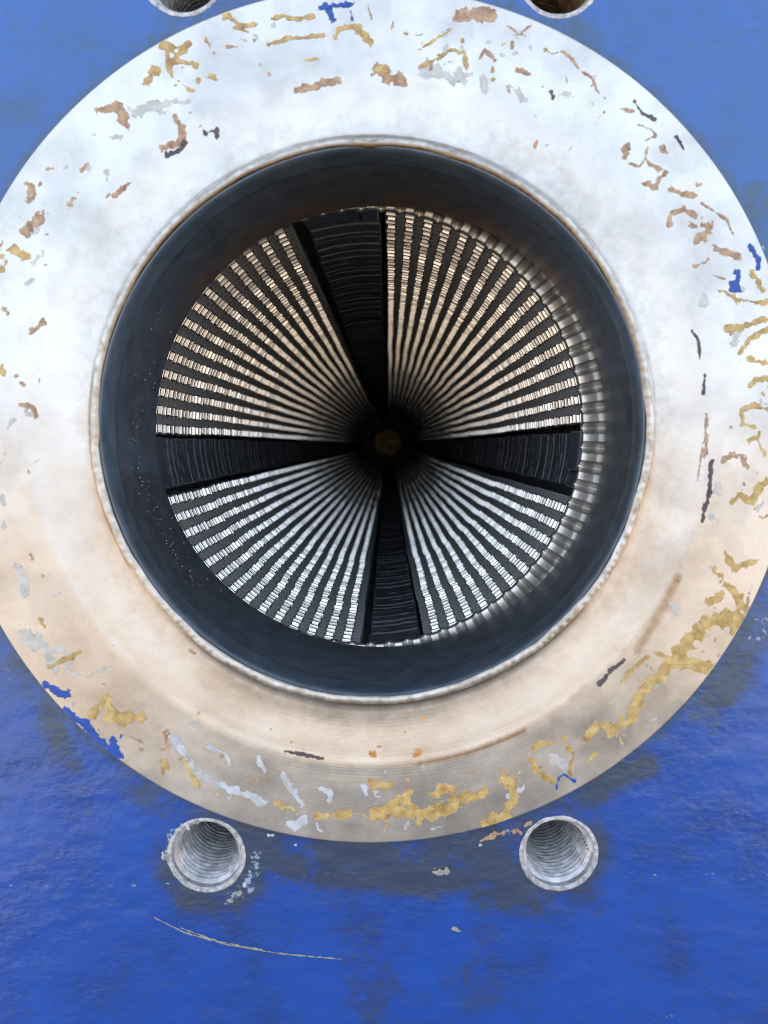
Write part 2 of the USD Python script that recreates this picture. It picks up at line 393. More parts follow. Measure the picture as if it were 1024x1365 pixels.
# ---------------------------------------------------------------- scraps: thin patches with ragged outlines
def ragged(strokes, seed, amp=.55, holes=(), step=.55):
    """polygon in picture units of a ragged patch along strokes [(points, width), ...]"""
    allp = np.vstack([np.asarray(s[0], float).reshape(-1, 2) for s in strokes])
    wmax = max(s[1] for s in strokes)
    lo, hi = allp.min(0) - wmax, allp.max(0) + wmax
    X, Y = np.meshgrid(np.arange(lo[0], hi[0], step), np.arange(lo[1], hi[1], step))
    p = np.stack([X.ravel(), Y.ravel()], -1)
    f = np.full(len(p), 1e9)
    n1 = meshkit.fbm(np.stack([p[:, 0] / 9, p[:, 1] / 9, np.full(len(p), seed * 3.7)], -1), 4, seed) - .5
    n2 = meshkit.fbm(np.stack([p[:, 0] / 3.2, p[:, 1] / 3.2, np.full(len(p), seed * 1.3)], -1), 2, seed + 50) - .5
    for s, w in strokes:
        f = np.minimum(f, segdist(p, s) - w / 2 + n1 * w * amp * 3.0 + n2 * min(w, 9) * amp * 1.5)
    for s, w in holes:
        f = np.maximum(f, w / 2 - segdist(p, s) + n1 * w * .8)
    on = np.pad((f < 0).reshape(X.shape), ((0, 0), (1, 1))).astype(np.int8)
    dd = np.diff(on, axis=1)
    r, a = np.nonzero(dd == 1); b = np.nonzero(dd == -1)[1]
    if len(r) == 0:
        return []
    s = unary_union(shapely.box(lo[0] + a * step, lo[1] + r * step, lo[0] + b * step, lo[1] + (r + 1) * step))
    s = s.buffer(step * .8).buffer(-step * 1.1).buffer(step * .3).simplify(step * .45)
    polys = [q for q in getattr(s, 'geoms', [s]) if q.area > 1.5]
    return polys


def pixel(P):
    d = np.asarray(P, float) - CAM
    return np.c_[512 + F * (d @ right) / (d @ fwd), 682.5 - F * (d @ upv) / (d @ fwd)]


_a = np.linspace(0, 2 * np.pi, 240, endpoint=False)
FACE_OUTLINE = Polygon(pixel(np.c_[RC[0] + (RR - .0007) * np.cos(_a), 0 * _a, RC[1] + (RR - .0007) * np.sin(_a)]))


def on_face(polys):
    """scraps end at the edge of the flange face"""
    out = []
    for q in polys:
        c = q.intersection(FACE_OUTLINE)
        out += [g_ for g_ in getattr(c, 'geoms', [c]) if g_.geom_type == 'Polygon' and g_.area > 1.5]
    return out


def ring_y(x, zc):
    r = np.hypot(x - RC[0], zc - RC[1])
    return ring_profile(r)


def ring_profile(r):
    """depth of the flange face by radius: flat seat, a faint step, then a shallow dish up to the weld"""
    dish = .00022 * smoothstep(.0940, .0915, r) + .0010 * smoothstep(.094, .081, r)
    return dish + .0022 * smoothstep(RR - .0010, RR + .0002, r) ** 2


def patch_mesh(polys, h, base=None, seed=0):
    """thin slab over each polygon (picture units): domed top and ragged sides, laid on the face"""
    V, T, A, off = [], [], [], 0
    for po in polys:
        v, t = trimesh.creation.triangulate_polygon(po, engine='earcut')
        m_ = trimesh.Trimesh(np.c_[v, 0 * v[:, 0]], t, process=True)
        vv, tt = trimesh.remesh.subdivide_to_size(m_.vertices, m_.faces, 3.2, max_iter=10)
        m_ = trimesh.Trimesh(vv, tt, process=True)
        vv, tt = np.array(m_.vertices), np.array(m_.faces)
        edges = np.sort(m_.edges, axis=1)
        u, inv, cnt = np.unique(edges, axis=0, return_inverse=True, return_counts=True)
        bnd = m_.edges[cnt[inv.ravel()] == 1]
        w = plane(vv[:, :2], 0.0)
        y0 = base(w[:, 0], w[:, 2]) if base else np.full(len(w), YP)
        body = np.clip(shapely.distance(po.boundary, shapely.points(vv[:, :2])) / 3.6, 0, 1)
        isb = np.zeros(len(vv), bool); isb[bnd.ravel()] = True
        hh = h * (.55 + .9 * (meshkit.fbm(np.c_[vv[:, :2] / 6, 0 * vv[:, 0] + seed], 3, seed)))
        hh = np.where(isb, hh * .75, hh * 1.15)
        top = np.stack([w[:, 0], y0 - hh, w[:, 2]], -1)
        bot = np.stack([w[:, 0], y0 + .00008, w[:, 2]], -1)
        n = len(vv)
        a = top[tt]
        nrm = np.cross(a[:, 1] - a[:, 0], a[:, 2] - a[:, 0])[:, 1]
        tf = tt.copy(); tf[nrm > 0] = tf[nrm > 0][:, ::-1]
        side = np.vstack([np.c_[bnd[:, 0], bnd[:, 1], bnd[:, 1] + n], np.c_[bnd[:, 0], bnd[:, 1] + n, bnd[:, 0] + n]])
        A.append(np.r_[body, 0 * body]); V.append(np.vstack([top, bot])); T.append(np.vstack([tf, side]) + off); off += 2 * n
    V, T, A = np.vstack(V), np.vstack(T), np.concatenate(A)
    u, inv = np.unique(T, return_inverse=True)
    return V[u], inv.reshape(-1, 3), A[u]


def lay(name, P, kind, parent):
    return obj(name, (P[0], P[1]), kind, parent, smooth=True, attrs={'body': P[2]})


# ---------------------------------------------------------------- port flange (stainless ring)
flange = thing('port_flange', 'round pale stainless flange ring with scraps of old glue round the black port', 'flange')
BC = np.array([-.0002, -.0025]); BR = .0743
rad = np.concatenate([np.linspace(.0748, .078, 6), np.linspace(.0785, .0925, 16), np.linspace(.093, .1155, 24), np.linspace(.1158, RR + .0002, 8)])


def ring_rows(ph):
    out = []
    for r in rad:
        t = np.clip((r - .0748) / (.100 - .0748), 0, 1)
        c = BC * (1 - t) + RC * t
        wob = (meshkit.fbm(np.stack([np.cos(ph) * 6, np.sin(ph) * 6, np.full_like(ph, r * 150)], -1), 3, 2) - .5)
        y = ring_profile(np.full_like(ph, r)) + wob * .00022
        if r < .0785:
            y = y - .0010 * smoothstep(.0790, .0755, r) + .0006 * smoothstep(.0760, .0748, r)
        out.append(np.stack([c[0] + r * np.cos(ph), y, c[1] + r * np.sin(ph)], -1))
    g_ = np.stack(out)
    side = g_[-1].copy(); side[:, 1] = .0042
    inner = g_[0].copy(); inner[:, 1] = .004
    return np.concatenate([inner[None], g_, side[None]])


v, q = revolve(ring_rows, 720)
rv = np.hypot(v[:, 0] - BC[0], v[:, 2] - BC[1])
ang = np.arctan2(v[:, 2], v[:, 0])
fn = meshkit.fbm(np.stack([v[:, 0] * 60, v[:, 2] * 60, 0 * rv], -1), 4, 9) - .5
tint = .35 * (1 - smoothstep(.0750, .0775, rv + fn * .006)) + .75 * np.clip(.6 + 3 * fn, 0, 1) * np.exp(-((rv - .0776 + fn * .0012) / .00040) ** 2) + .22 * (1 - smoothstep(.079, .090, rv + fn * .014))
# rust gathered in the step at the bottom right
rs = np.hypot(v[:, 0] - RC[0], v[:, 2] - RC[1])
lower = np.clip(np.cos(ang + 1.0), 0, 1)
tint += .32 * lower ** 2 * np.exp(-((rs - .0932) / .0011) ** 2) * (1 + 2 * fn)
for seq, w, a in (([(905, 770), (885, 810), (850, 868)], 9, .6), ([(560, 1018), (620, 1005), (700, 975)], 5, .6), ([(900, 810)], 16, .35),
                  ([(540, 905), (590, 905)], 40, .12), ([(110, 560), (150, 700)], 20, .12)):
    d = segdist(v[:, [0, 2]], plane(seq)[:, [0, 2]]) / PXM
    tint += a * (1 - smoothstep(w * .2, w, d))
sf = meshkit.fbm(np.stack([v[:, 0] * 130, v[:, 2] * 130, 0 * rv + 4], -1), 5, 15)
smear = .20 * smoothstep(.50, .62, sf) * smoothstep(.088, .097, rs) + .12 * smoothstep(.45, .7, meshkit.fbm(np.stack([v[:, 0] * 25, v[:, 2] * 25, 0 * rv], -1), 4, 17))
obj('flange_face', (v, q[:, ::-1]), 'stainless_face', flange, smooth=True, attrs={'tint': tint, 'smear': smear})


def bead_rows(ph):
    out = []
    c = BC * .85 + RC * .15
    r0 = .0760 + (meshkit.fbm(np.stack([np.cos(ph) * 7, np.sin(ph) * 7, 0 * ph], -1), 3, 4) - .5) * .0013
    rip = .5 + .5 * np.cos(ph * 190 + 14 * meshkit.noise(np.stack([np.cos(ph) * 5, np.sin(ph) * 5, 0 * ph], -1), 3))
    strong = .45 + .55 * np.clip(np.cos(ph + .25), 0, 1)
    for a in np.linspace(-.2, np.pi + .2, 11):
        hh = .00070 + .00012 * rip * strong
        wd = .00118 + .00009 * rip * strong * (1 if a < 1.5 else .4)
        rr = r0 + wd * np.cos(a)
        out.append(np.stack([c[0] + rr * np.cos(ph), .0008 - hh * np.sin(a), c[1] + rr * np.sin(ph)], -1))
    return np.stack(out)


v, q = revolve(bead_rows, 1400)
rv = np.hypot(v[:, 0] - BC[0], v[:, 2] - BC[1]); ang = np.arctan2(v[:, 2], v[:, 0])
fb = meshkit.fbm(np.stack([np.cos(ang) * 9, np.sin(ang) * 9, rv * 400], -1), 4, 12) - .5
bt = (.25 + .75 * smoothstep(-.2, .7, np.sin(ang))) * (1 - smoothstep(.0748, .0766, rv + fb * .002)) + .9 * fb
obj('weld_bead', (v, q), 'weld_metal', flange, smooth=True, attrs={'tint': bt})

SCRAPS = [
 # upper left
 ('old_glue', [([(218, 55), (235, 70), (250, 60)], 13), ([(222, 62), (226, 95)], 8), ([(232, 78), (262, 86)], 11), ([(230, 100), (250, 118), (258, 120)], 6)], [([(235, 67)], 5), ([(236, 98)], 12)]),
 ('old_glue', [([(197, 108), (203, 92), (208, 98)], 12)]),
 ('old_glue', [([(266, 107), (284, 101)], 9)]),
 ('brown_flake', [([(136, 148), (155, 143), (165, 160)], 15)]),
 ('brown_flake', [([(232, 155), (244, 168), (240, 190), (216, 195)], 9)]),
 ('dark_flake', [([(222, 206), (236, 202), (247, 188)], 6)]),
 ('dark_flake', [([(275, 175), (289, 171), (288, 184)], 6)]),
 ('brown_flake', [([(110, 225), (115, 219)], 7)]),
 ('brown_flake', [([(41, 246), (40, 266)], 14), ([(52, 246)], 8)]),
 ('brown_flake', [([(90, 272), (103, 262)], 9)]),
 ('brown_flake', [([(153, 258), (174, 243)], 9)]),
 ('brown_flake', [([(32, 308), (45, 299), (56, 288)], 15)]),
 ('old_glue', [([(0, 333), (20, 332), (36, 343)], 11), ([(3, 335), (2, 360)], 9)]),
 ('old_glue', [([(300, 20), (318, 32), (340, 31)], 9), ([(312, 36), (330, 42)], 5)]),
 ('old_glue', [([(362, 25), (378, 21), (398, 25), (418, 21)], 6)]),
 ('old_glue', [([(358, 58), (385, 50), (428, 48)], 7)]),
 ('brown_flake', [([(274, 52), (286, 71)], 4)]),
 ('brown_flake', [([(302, 62), (316, 62)], 5)]),
 ('brown_flake', [([(395, 119), (420, 114), (450, 104)], 9)]),
 ('brown_flake', [([(500, 90), (512, 98), (530, 108)], 17)]),
 ('old_glue', [([(504, 90), (516, 92)], 10)]),
 ('old_glue', [([(446, 48), (453, 38), (480, 34)], 8), ([(478, 42), (494, 55)], 10)]),
 ('blue_chip', [([(425, 9), (470, 4)], 7), ([(438, 12), (445, 26)], 7)]),
 ('grey_film', [([(182, 148), (217, 140)], 20)]), ('grey_film', [([(232, 134), (250, 136)], 9)]),
 ('grey_film', [([(110, 232), (122, 245)], 10)]), ('grey_film', [([(150, 185), (160, 182)], 8)]),
 ('grey_film', [([(45, 350), (55, 335)], 10)]), ('grey_film', [([(35, 378), (42, 372)], 9)]),
 ('old_glue', [([(405, 80), (424, 78)], 4)]), ('old_glue', [([(418, 88)], 5)]),
 ('brown_flake', [([(490, 5), (495, 25)], 4)]), ('blue_chip', [([(467, 12), (470, 26)], 3)]),
 # upper right
 ('brown_flake', [([(612, 20), (658, 18)], 15)]),
 ('old_glue', [([(560, 88), (585, 76), (600, 65), (618, 70), (622, 92)], 7)]),
 ('grey_film', [([(572, 97), (612, 103)], 27)]),
 ('old_glue', [([(558, 66), (600, 40)], 4)]),
 ('brown_flake', [([(640, 76), (646, 66), (660, 80)], 6)]),
 ('grey_film', [([(643, 103), (645, 120)], 13)]), ('grey_film', [([(680, 115), (700, 130)], 12)]),
 ('brown_flake', [([(690, 92), (704, 98)], 7)]), ('brown_flake', [([(724, 115), (732, 117)], 5)]),
 ('dark_flake', [([(735, 122), (737, 133)], 7)]),
 ('brown_flake', [([(725, 63), (735, 72), (750, 66), (762, 78), (775, 95), (790, 103), (795, 120), (806, 130)], 4.5)]),
 ('brown_flake', [([(676, 33), (690, 43), (700, 47)], 3.5), ([(690, 46), (708, 33)], 3.5)]),
 ('brown_flake', [([(826, 144), (845, 148)], 5)]), ('dark_flake', [([(845, 134), (856, 150), (872, 158)], 4)]),
 ('brown_flake', [([(850, 166), (868, 172), (875, 180), (860, 187)], 3.5)]),
 ('brown_flake', [([(831, 208), (838, 192)], 9)]),
 ('brown_flake', [([(840, 218), (852, 222), (860, 212), (862, 198)], 4), ([(862, 213), (880, 226)], 6), ([(858, 244), (870, 247), (886, 230)], 8)]),
 ('brown_flake', [([(883, 196), (885, 202)], 8)]),
 ('dark_flake', [([(901, 181), (911, 198)], 4)]),
 ('brown_flake', [([(895, 252), (924, 259)], 9)]), ('brown_flake', [([(797, 157), (805, 150)], 5)]),
 ('brown_flake', [([(893, 298), (893, 285), (912, 278), (927, 287)], 8)]),
 ('brown_flake', [([(924, 300), (950, 299), (932, 316)], 14)]),
 ('brown_flake', [([(935, 270), (950, 280), (968, 292), (980, 316)], 3.5)]),
 ('brown_flake', [([(954, 331), (984, 341)], 10)]), ('brown_flake', [([(926, 354), (942, 348)], 8)]),
 ('old_glue', [([(960, 386), (985, 400), (1022, 403)], 7)]), ('brown_flake', [([(950, 366), (966, 372)], 4)]),
 ('old_glue', [([(1003, 362), (1010, 372), (1016, 386)], 9)]),
 ('blue_chip', [([(982, 368), (981, 385)], 12)]), ('blue_chip', [([(1000, 328), (1010, 345), (1010, 358)], 6)]),
 ('brown_flake', [([(930, 245), (935, 246)], 6)]),
 # right
 ('old_glue', [([(968, 437), (990, 436), (1020, 424)], 8), ([(985, 470), (998, 452), (1022, 440)], 8)]),
 ('old_glue', [([(998, 480), (1024, 486)], 8)]), ('old_glue', [([(1000, 515), (1008, 506), (1022, 504)], 8)]),
 ('old_glue', [([(990, 565), (990, 547), (1004, 540), (1024, 545)], 8), ([(994, 565), (1006, 570)], 5)]),
 ('old_glue', [([(998, 590), (1010, 576)], 9), ([(1010, 588), (1020, 606)], 4)]),
 ('brown_flake', [([(965, 613), (979, 604), (988, 608), (996, 622)], 8)]),
 ('old_glue', [([(976, 672), (985, 660), (1000, 668), (1016, 648)], 10), ([(1012, 650), (1022, 640)], 12)]),
 ('old_glue', [([(1014, 690), (1024, 688)], 7)]),
 ('dark_flake', [([(923, 440), (931, 452)], 4), ([(931, 452), (933, 478)], 3.5)]), ('dark_flake', [([(940, 500), (938, 525)], 3.5)]),
 ('brown_flake', [([(942, 552), (941, 590)], 5), ([(938, 590), (930, 645)], 3)]),
 ('brown_flake', [([(944, 580), (939, 612)], 6)]),
 ('dark_flake', [([(949, 615), (945, 655), (936, 696)], 6)]),
 ('old_glue', [([(968, 738), (978, 758), (1002, 750)], 10)]),
 ('old_glue', [([(950, 758), (962, 775), (985, 798), (995, 822)], 9), ([(946, 802), (962, 790)], 12)]),
 ('brown_flake', [([(999, 790), (995, 815)], 5)]),
 ('old_glue', [([(985, 850), (984, 826), (950, 824), (922, 850), (905, 872), (925, 886), (958, 890), (980, 868), (986, 850)], 20), ([(905, 875), (880, 900)], 20), ([(870, 905), (852, 930), (842, 955)], 13), ([(872, 870), (900, 880)], 7)], [([(950, 855), (962, 862)], 22), ([(935, 800)], 8)]),
 ('old_glue', [([(838, 898), (852, 884), (864, 876)], 7), ([(836, 898), (834, 906)], 9)]),
 ('old_glue', [([(782, 986), (800, 965), (815, 972), (838, 962), (845, 945)], 14)]),
 ('dark_flake', [([(798, 912), (815, 893), (832, 880)], 6)]),
 ('grey_film', [([(895, 805), (905, 815)], 10)]),
 ('grey_film', [([(978, 455), (985, 440)], 12)]), ('grey_film', [([(936, 405), (938, 398)], 12)]),
 # bottom
 ('old_glue', [([(498, 1086), (530, 1078), (560, 1088), (590, 1080), (608, 1066), (640, 1056)], 17), ([(545, 1060), (520, 1075)], 12), ([(575, 1060), (600, 1050)], 14)], [([(618, 1072)], 5)]),
 ('brown_flake', [([(603, 1050), (612, 1038), (632, 1030)], 7)]),
 ('old_glue', [([(672, 1038), (686, 1060), (672, 1088), (645, 1096)], 14)], [([(664, 1068)], 11)]),
 ('old_glue', [([(664, 1025), (680, 1042)], 5)]),
 ('old_glue', [([(713, 994), (732, 990)], 10), ([(710, 1010), (720, 1030), (737, 1040)], 11)]),
 ('old_glue', [([(750, 985), (764, 1005), (760, 1034)], 9)]),
 ('old_glue', [([(780, 1018), (795, 1003)], 6)]),
 ('grey_film', [([(738, 1010), (748, 1018)], 20)]),
 ('blue_chip', [([(742, 1050), (745, 1036), (752, 1032), (766, 1041)], 3)]),
 ('brown_flake', [([(536, 1020), (563, 1018)], 4)]),
 ('orange_rust', [([(566, 960)], 6)]), ('orange_rust', [([(540, 978)], 6)]), ('orange_rust', [([(555, 1000), (556, 1006)], 10)]),
 ('orange_rust', [([(552, 983)], 5)]), ('orange_rust', [([(470, 982)], 7)]), ('orange_rust', [([(487, 983)], 7)]), ('orange_rust', [([(390, 988)], 8)]),
 ('orange_rust', [([(505, 995)], 10)]), ('orange_rust', [([(497, 1006)], 8)]),
 ('old_glue', [([(122, 950), (142, 932), (150, 950), (165, 957), (186, 955)], 15), ([(142, 960), (165, 965)], 10)]),
 ('brown_flake', [([(220, 978), (224, 992)], 11)]), ('old_glue', [([(219, 1010), (220, 1022)], 8)]),
 ('brown_flake', [([(186, 998), (192, 999)], 5)]), ('brown_flake', [([(166, 980), (184, 986), (190, 990)], 2.8)]),
 ('white_paint_scrap', [([(230, 985), (245, 1005), (260, 1030), (300, 1048), (350, 1068)], 12), ([(280, 997), (300, 1003), (306, 1020)], 7)]),
 ('white_paint_scrap', [([(345, 1010), (352, 1028)], 7)]), ('white_paint_scrap', [([(377, 1032), (390, 1055), (402, 1072)], 9)]),
 ('white_paint_scrap', [([(425, 1050), (440, 1056), (438, 1065)], 7)]), ('white_paint_scrap', [([(390, 1102), (405, 1092)], 15)]),
 ('white_paint_scrap', [([(418, 1080), (424, 1105), (430, 1108)], 4)]), ('white_paint_scrap', [([(483, 1047), (488, 1056)], 8)]),
 ('white_paint_scrap', [([(680, 1060), (695, 1052)], 10)]), ('white_paint_scrap', [([(1, 1)], 1)]),
 ('old_glue', [([(243, 1010), (255, 1030), (262, 1046)], 8)]), ('old_glue', [([(370, 1068), (380, 1074), (395, 1080)], 9)]),
 ('old_glue', [([(424, 1086), (440, 1088), (464, 1084)], 10)]), ('brown_flake', [([(340, 1036), (341, 1044)], 8)]),
 ('old_glue', [([(494, 1042), (504, 1050), (520, 1046)], 10)]), ('old_glue', [([(497, 1090), (512, 1088)], 9)]),
 ('dark_flake', [([(380, 1001), (400, 1005), (430, 1011)], 5)]),
 # left
 ('blue_chip', [([(60, 912), (75, 920), (88, 925)], 10)]),
 ('blue_chip', [([(84, 948), (108, 962), (130, 984), (156, 1008)], 14), ([(150, 985), (150, 1000)], 16)]),
 ('brown_flake', [([(27, 539), (42, 542), (48, 556)], 6)]), ('brown_flake', [([(4, 410), (10, 416)], 8)]),
 ('brown_flake', [([(44, 440), (58, 430)], 9)]), ('old_glue', [([(2, 488), (4, 500)], 7)]),
 ('grey_film', [([(20, 752), (34, 772), (32, 795)], 14)]), ('grey_film', [([(2, 660), (6, 672)], 10)]), ('grey_film', [([(2, 695), (4, 705)], 8)]),
 ('brown_flake', [([(40, 738), (44, 745)], 6)]), ('brown_flake', [([(55, 765), (57, 768)], 5)]),
 ('grey_film', [([(42, 846), (65, 865), (78, 880)], 26)]), ('old_glue', [([(54, 826), (60, 836)], 8)]),
 ('old_glue', [([(68, 888), (85, 880), (106, 868)], 8)]), ('grey_film', [([(90, 893), (115, 903), (148, 888)], 6)]),
 ('grey_film', [([(10, 570), (18, 560)], 8)]), ('grey_film', [([(70, 795), (80, 788)], 5)]),
 ('brown_flake', [([(252, 868), (258, 871)], 5)]), ('brown_flake', [([(135, 912), (141, 912)], 4)]),
]
FACE = {'old_glue': ('glue_residue', .00012), 'brown_flake': ('brown_residue', .00009), 'dark_flake': ('dark_residue', .00018), 'grey_film': ('grey_film', .00005),
        'white_paint_scrap': ('white_residue', .00010), 'orange_rust': ('rust_spot', .00006), 'blue_chip': ('blue_paint_spill', .00012)}
for k, sc in enumerate(SCRAPS):
    kind, strokes = sc[0], sc[1]
    polys = on_face(ragged(strokes, k + 11, holes=sc[2] if len(sc) > 2 else ()))
    if not polys:
        continue
    nm, h = FACE[kind]
    lay(nm, patch_mesh(polys, h, ring_y, k), kind, flange)

r4 = np.random.default_rng(77)
SP = {'brown_flake': [], 'grey_film': [], 'old_glue': []}
for k in range(330):
    a = r4.uniform(0, 360); rr0 = 563 - abs(r4.normal(0, 62)) - 6
    if rr0 < 430:
        continue
    px, py = 500 + rr0 * math.cos(math.radians(a)), 560 + rr0 * math.sin(math.radians(a))
    if not (-5 < px < 1030 and -5 < py < 1370):
        continue
    dens = meshkit.fbm(np.array([[px / 90, py / 90, 3.]]), 3, 8)[0]
    if dens < .47:
        continue
    kind = ('brown_flake', 'grey_film', 'grey_film', 'old_glue')[int(r4.integers(0, 4))]
    L = r4.uniform(1, 9); th = r4.uniform(0, 6.28)
    polys = ragged([([(px, py), (px + L * math.cos(th), py + L * math.sin(th))], r4.uniform(2.0, 5.5 if kind != 'grey_film' else 9))], 900 + k, amp=.6)
    polys = on_face(polys)
    if polys:
        SP[kind].append(patch_mesh(polys, .00009, ring_y, k))
for kind, lst in SP.items():
    V, T, A, off = [], [], [], 0
    for v, t, b in lst:
        V.append(v); T.append(t + off); A.append(b); off += len(v)
    tag(lay('residue_specks', (np.vstack(V), np.vstack(T), np.concatenate(A)), kind, flange), kind='stuff')

# chips and the scratch on the blue plate
for strokes, kind, nm, h in (
        ([([(583, 1162), (594, 1162)], 11)], 'pale_chip', 'paint_chip', .0002), ([([(605, 1236), (612, 1240)], 6)], 'pale_chip', 'paint_chip', .0002),
        ([([(358, 1112), (364, 1113)], 6)], 'white_paint_scrap', 'paint_chip', .0002), ([([(394, 1125)], 5)], 'white_paint_scrap', 'paint_chip', .0002),
        ([([(640, 1126)], 5)], 'white_paint_scrap', 'paint_chip', .0002), ([([(674, 1133)], 4)], 'white_paint_scrap', 'paint_chip', .0002),
        ([([(205, 1222), (245, 1242), (300, 1258), (370, 1270), (400, 1273), (455, 1278)], 2.6)], 'pale_chip', 'scratch', .00008),
        ([([(240, 1236), (290, 1254), (350, 1266)], 2.2)], 'pale_chip', 'scratch', .00008)):
    polys = ragged(strokes, len(nm) + int(strokes[0][0][0][0]), amp=.4)
    if polys:
        P = patch_mesh(polys, h, None, 3)
        # picture points were laid on y = 0; move them out to the blue plate along their rays
        vv = P[0].copy(); s = (YP - CAM[1]) / (0 - CAM[1])
        vv[:, [0, 2]] = CAM[[0, 2]] + (vv[:, [0, 2]] - CAM[[0, 2]]) * s
        vv[:, 1] -= .0001
        lay(nm, (vv, P[1], P[2]), kind, frame)
for k, (seq, w) in enumerate((([(655, 1114), (672, 1110), (690, 1105)], 7), ([(640, 1120), (650, 1117)], 4), ([(700, 1100), (706, 1097)], 5))):
    P = patch_mesh(ragged([(seq, w)], 700 + k, amp=.8), .00008, None, k)
    vv = P[0].copy(); s = (YP - CAM[1]) / (0 - CAM[1])
    vv[:, [0, 2]] = CAM[[0, 2]] + (vv[:, [0, 2]] - CAM[[0, 2]]) * s
    vv[:, 1] -= .0001
    lay('rust_patch', (vv, P[1], P[2]), 'brown_flake', frame)
# pale burr scraps round the lower left hole
for k, (px, w) in enumerate((((222, 1143), 9), ((217, 1140), 7), ((262, 1094), 9), ((250, 1100), 7), ((336, 1142), 5), ((333, 1162), 6), ((318, 1190), 8), ((345, 1150), 5), ((307, 1200), 7), ((326, 1178), 6))):
    polys = ragged([([px], w)], k + 400, amp=.7)
    if polys:
        P = patch_mesh(polys, .0002, None, k)
        vv = P[0].copy(); s = (YP - CAM[1]) / (0 - CAM[1])
        vv[:, [0, 2]] = CAM[[0, 2]] + (vv[:, [0, 2]] - CAM[[0, 2]]) * s
        vv[:, 1] -= .0001
        lay('paint_flake', (vv, P[1], P[2]), 'white_paint_scrap' if k % 2 else 'pale_chip', frame)

# ---------------------------------------------------------------- rubber liner
LD = .047                                       # its depth
EC = np.array([.0018, -.0024]); ER = .0744
liner = thing('rubber_liner', 'smooth black rubber sleeve lining the mouth of the port', 'rubber sleeve')
# (the mouth lip, a fine joint, then the plain bore)
prof = [(.0752, .0030), (.0751, .0012), (.0748, .0005), (.0743, .0004), (.0738, .0010), (.0736, .0025), (.0735, .0085), (.0736, .0095), (.0741, .0100), (.0742, .0106), (.0741, .0112),
        (.0741, .020), (.0742, .030), (.0743, .040), (.0744, .0455), (.0745, .0468), (.0749, .0470), (.0860, .0471), (.090, .0471)]


def liner_rows(ph):
    out = []
    for r, y in prof:
        t = np.clip(y / LD, 0, 1)
        c = BC * (1 - t) + EC * t
        wob = (meshkit.fbm(np.stack([np.cos(ph) * 2, np.sin(ph) * 2, np.full_like(ph, y * 60)], -1), 2, 6) - .5) * .0006
        out.append(np.stack([c[0] + (r + wob + .0010 * t) * np.cos(ph), np.full_like(ph, y), c[1] + (r + wob - .0011 * t) * np.sin(ph)], -1))
    return np.stack(out)


v, q = revolve(liner_rows, 360)
va = np.arctan2(v[:, 2], v[:, 0]); vf = meshkit.fbm(v * 120, 4, 3) - .5
rust = .9 * smoothstep(.028, .046, v[:, 1] + vf * .02) * smoothstep(.2, .75, np.sin(va)) * (.55 + vf)
obj('sleeve', (v[8 * 360:], q[8 * 360:] - 8 * 360), 'sleeve_rubber', liner, smooth=True, attrs={'rust': rust[8 * 360:]})
obj('lip', (v[:9 * 360], q[:8 * 360]), 'lip_rubber', liner, smooth=40)
sm = []
for a0, w in ((math.radians(83.5), .0007), (math.radians(81.3), .0003)):
    b = []
    for y in np.linspace(.0118, .0452, 8):
        t = y / LD; c = BC * (1 - t) + EC * t
        for da in (-w / .074, w / .074):
            for dr in (0.0012, -.00016):
                r = .0742 + dr
                b.append((c[0] + r * math.cos(a0 + da), y, c[1] + r * math.sin(a0 + da)))
    sm.append(trimesh.convex.convex_hull(np.array(b)))
for s_ in sm:
    obj('seam', s_, 'black_rubber', liner)
# little pale specks and scuffs on the left of the sleeve
sp = []
r2 = np.random.default_rng(5)
for k in range(90):
    a = math.radians(r2.uniform(150, 225)); y = r2.uniform(.018, .040)
    if k < 45:
        a = math.radians(np.interp(k, [0, 45], [176, 222]) + r2.normal(0, .6)); y = .026 + r2.normal(0, .0015)
    t = y / LD; c = BC * (1 - t) + EC * t; r = .0741
    s_ = trimesh.creation.icosphere(1, r2.uniform(.00008, .00026))
    s_.vertices *= [1, r2.uniform(1, 3), 1]
    s_.apply_translation([c[0] + r * math.cos(a), y, c[1] + r * math.sin(a)]); sp.append(s_)
tag(obj('dust_specks', trimesh.util.concatenate(sp), 'pale_dust', liner), kind='stuff')

# ---------------------------------------------------------------- plate pack
pack = thing('plate_pack', 'deep pack of corrugated steel plates and black gaskets seen down the port', 'plate pack')
PC = np.array([-.0032, -.0024]); PR = .0732
NP, PITCH, Y0 = 300, .005, .0482
NC = 72
# gasket sectors by angle from +x counter-clockwise (degrees): right, top, left, bottom
SECT = [(-15.5, 1.0), (86.0, 107.5), (180.5, 196.0), (269.4, 285.0)]


def in_sect(a, pad=0.0):
    a = a % 360
    return any((lo - pad) % 360 <= a <= (lo - pad) % 360 + (hi - lo) + 2 * pad or (lo - pad) % 360 <= a + 360 <= (lo - pad) % 360 + (hi - lo) + 2 * pad for lo, hi in SECT)


land_deg = np.array([5 * k + 3.6 for k in range(NC) if not in_sect(5 * k + 3.6, 1.4)])
notch_deg = np.array([5 * k + 6.1 for k in range(NC) if not in_sect(5 * k + 6.1, 1.0)])
first_land = np.array([5 * k + 3.6 for k in range(NC)])
# land section: (radius above the hole, depth)
LP = np.array([(.0188, -.0002), (.0060, .0006), (.0018, .00130), (.0002, .00158), (.00004, .00166), (.0, .0019), (.0, .0027), (.0003, .0031), (.0040, .0030), (.0188, .0010)])


